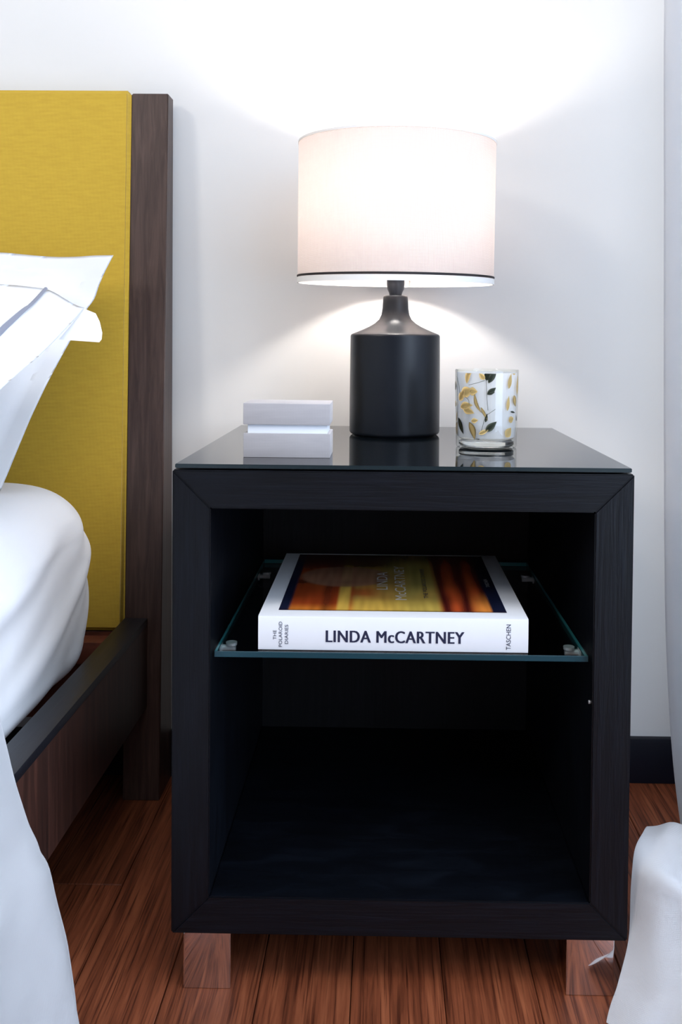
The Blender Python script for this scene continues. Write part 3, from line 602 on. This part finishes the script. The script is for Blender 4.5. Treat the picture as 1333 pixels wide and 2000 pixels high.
# pillows
def pillow(name, A, Bv, Cv, thick, label, flange, stripe=False, bulge=1.0, curl=None, seed=0, nu=64, nv=56, wr=0.004, edge=None):
    """A = near top corner, Bv = vector along the top edge to the far corner, Cv = vector down the near edge"""
    A, Bv, Cv = Vector(A), Vector(Bv), Vector(Cv); N = Bv.cross(Cv).normalized()
    if N.y > 0: N = -N
    LB, LC = Bv.length, Cv.length
    def h(s, t):
        ds, dt = min(s, 1 - s) * LB, min(t, 1 - t) * LC
        a = max(ds - flange, 0) / (LB / 2 - flange); c = max(dt - flange, 0) / (LC / 2 - flange)
        return thick / 2 * (max(0, 1 - (1 - min(a, 1)) ** 2.6) * max(0, 1 - (1 - min(c, 1)) ** 2.6)) ** 0.75
    bm = bmesh.new(); sides = []
    for sg in (1, -1):
        g = []
        for i in range(nu + 1):
            row = []
            for j in range(nv + 1):
                s = (i / nu) ** 1.25; t = j / nv; hh = h(s, t)
                p = A + Bv * s + Cv * t + N * (sg * hh)
                w = noise.noise(Vector((s * 7, t * 9, seed + sg))) * wr + noise.noise(Vector((s * 18, t * 3, seed + 4))) * wr * 0.6
                p += N * w * (1 if sg > 0 else 0.4) * (0.25 + min(hh / (thick / 4), 1))
                p += N * 0.003 * math.sin(t * 9 + seed) * (1 - min(s * LB / 0.05, 1))
                if edge: p += edge(s, t)
                if sg < 0 and (i in (0, nu) or j in (0, nv)): row.append(sides[0][i][j])
                else: row.append(bm.verts.new(p))
            g.append(row)
        sides.append(g)
    for k, g in enumerate(sides):
        for i in range(nu):
            for j in range(nv):
                q = (g[i][j], g[i + 1][j], g[i + 1][j + 1], g[i][j + 1])
                try: f = bm.faces.new(q)
                except ValueError: continue
    mats = [M['cotton']]
    if curl: curl(bm)
    o = finish(name, bm, mats, None, smooth=True); tag(o, label, 'pillow')
    if stripe:
        # piping: two runs, parallel with the near edge and with the top edge
        def at_(s, t):
            return A + Bv * s + Cv * t + (edge(s, t) if edge else Vector()) + N * (h(s, t) + 0.0025 + noise.noise(Vector((s * 7, t * 9, seed + 1))) * wr * 0.4)
        bm = bmesh.new(); d = stripe
        for run in (0,):
            prev = None
            for k in range(61):
                t = k / 60
                if run == 0: tt = lerp(0.004, 1 - d / LC, t); a, b = at_((d - .0022) / LB, tt), at_((d + .0022) / LB, tt)
                else: tt = lerp(d / LB, 1 - d / LB, t); a, b = at_(tt, (d - .0022) / LC), at_(tt, (d + .0022) / LC)
                m_ = (a + b) / 2 + N * 0.0012; row = [bm.verts.new(a), bm.verts.new(m_), bm.verts.new(b)]
                if prev:
                    for q in (0, 1): bm.faces.new((prev[q], prev[q + 1], row[q + 1], row[q]))
                prev = row
        finish('piping', bm, M['stripe'], o, smooth=True)['label'] = 'grey piping line'
    return o
def edge1(s, t):           # soft dip in the top edge, slightly bowed near edge
    return Vector((0.004 * math.exp(-((t - 0.2) / 0.05) ** 2) * max(0, 1 - s * 8) - 0.005 * math.sin(math.pi * t) * max(0, 1 - s * 4), -0.006 * math.exp(-((t - 0.24 + s * .8) / 0.035) ** 2) * max(0, 1 - s * 6), -0.004 * math.exp(-((s - 0.13) / 0.07) ** 2) * max(0, 1 - t * 4)))
def edge2(s, t):           # the top edge rises over the filling
    return Vector((0, 0, 0.020 * ss(0.0, 0.085, s) * (1 - t) ** 2 + 0.006 * ss(0.1, 0.5, s) * (1 - t)))
pillow('pillow', (-0.1703, 0.372, 0.809), (-0.66, 0.015, 0.018), (-0.105, -0.150, -0.318), 0.13, 'plain white pillow standing against the mustard headboard, behind the striped one', 0.03, seed=2, wr=0.005, edge=edge1)
def corner_flap(bm):
    pts = [(-0.1442, 0.160, 0.7259), (-0.1273, 0.150, 0.7201), (-0.1190, 0.139, 0.710), (-0.1132, 0.130, 0.6967), (-0.1130, 0.127, 0.689), (-0.1152, 0.125, 0.6855), (-0.1350, 0.118, 0.6868), (-0.1577, 0.110, 0.6884)]
    V = [bm.verts.new(p) for p in pts]; c = bm.verts.new((-0.1320, 0.128, 0.7010))
    for a, b in zip(V, V[1:] + V[:1]): bm.faces.new((a, b, c))
# the striped pillow reclines in front; its corner droops
A2, C2 = Vector((-0.1442, 0.162, 0.7262)), Vector((-0.1722, -0.02, 0.6346))
cv = (C2 - A2) * 2.05; cv.z -= 0.0
pillow('pillow', A2, (-0.64, 0.055, 0.055), cv, 0.15, 'white pillow with a grey piping line, reclining in front', 0.045, stripe=0.048, curl=corner_flap, seed=9, wr=0.004, edge=edge2)

# ------------------------------------------------------------------ curtain by the window
ct = thing('curtain', 'long white curtain at the right edge, its hem piled on the floor', 'curtain')
CE = [(0.6225, 0.25, 0.02), (0.6145, 0.25, 0.066), (0.6052, 0.25, 0.135), (0.597, 0.25, 0.23), (0.5905, 0.25, 0.36), (0.5855, 0.25, 0.58), (0.5810, 0.25, 0.86), (0.5768, 0.25, 1.13), (0.5750, 0.25, 1.6), (0.5745, 0.25, 2.0), (0.5745, 0.25, 2.45)]
def drape(u, v):
    p = path(CE, v); y = 0.25 - 0.26 * u
    x = p.x + 0.030 * math.sin(u * 18 + 0.6 * noise.noise(Vector((u * 3, v * 2, 0)))) * ss(0, 0.06, u) + 0.035 * ss(0, .05, u)
    return (x, y, p.z)
grid('drape', drape, 120, 60, M['curtain'], ct, thick=0.0012)
# near column of stations: (left silhouette) and how the cloth bellies towards the camera
SIL = [(0.4499, -0.037, 0.004), (0.4580, -0.026, 0.016), (0.4670, -0.015, 0.030), (0.4795, 0.000, 0.057), (0.4850, 0.010, 0.080), (0.4868, 0.015, 0.108), (0.4890, 0.018, 0.132), (0.4950, 0.028, 0.1475), (0.5060, 0.044, 0.1535), (0.5200, 0.066, 0.149), (0.5300, 0.076, 0.10), (0.530, 0.080, 0.05), (0.530, 0.082, 0.004)]
def pile(u, v):
    p = path(SIL, v); front = ss(0.72, 0.45, v)
    x = p.x + 0.30 * u; 
    y = p.y - front * (0.060 * ss(0, 0.35, u) + 0.012 * math.sin(u * 22)) + (1 - front) * 0.03 * u
    lip = math.exp(-((v - 0.58) / 0.06) ** 2); back = ss(0.60, 0.68, v)
    z = p.z - lip * 0.014 * ss(0.0, 0.12, u) * ss(0.55, 0.25, u) - 0.010 * ss(0.05, .25, u) * ss(0.3, .7, v) * (1 - back)
    z -= 0.05 * ss(0.03, 0.5, u) * ss(0.25, 0.5, v) * ss(0.95, 0.7, v) * 0.8; y += 0.006 * noise.noise(Vector((u * 9, v * 6, 4))) * front; z += 0.006 * math.sin(u * 16) * ss(.35, .6, v) * ss(0.02, .1, u)
    return (x, y, max(z, 0.003))
grid('hem', pile, 80, 80, M['hem'], ct, thick=0.0012)['label'] = 'bunched hem on the floor'
tube('curtain_rod', [(0.615, -2.4, 2.47), (0.615, 0.40, 2.47)], 0.012, M['window_frame'], ct, seg=16)
for y in (-2.3, 0.36): tube('rod_bracket', [(0.615, y, 2.47), (0.80, y, 2.47)], 0.008, M['window_frame'], ct)

# put each Empty at the base of its thing (children keep their place)
for e, L in ((ns, (W / 2, D / 2, 0)), (bk, ((BX0 + BX1) / 2, (BY0 + BY1) / 2, BZ0)), (gb, ((X0 + X1) / 2, (Y0 + Y1) / 2, GT1)), (bed, (-1.03, -0.65, 0)), (ct, (0.60, 0.0, 0))):
    e.location = L
    for c in e.children: c.location = c.location - Vector(L)
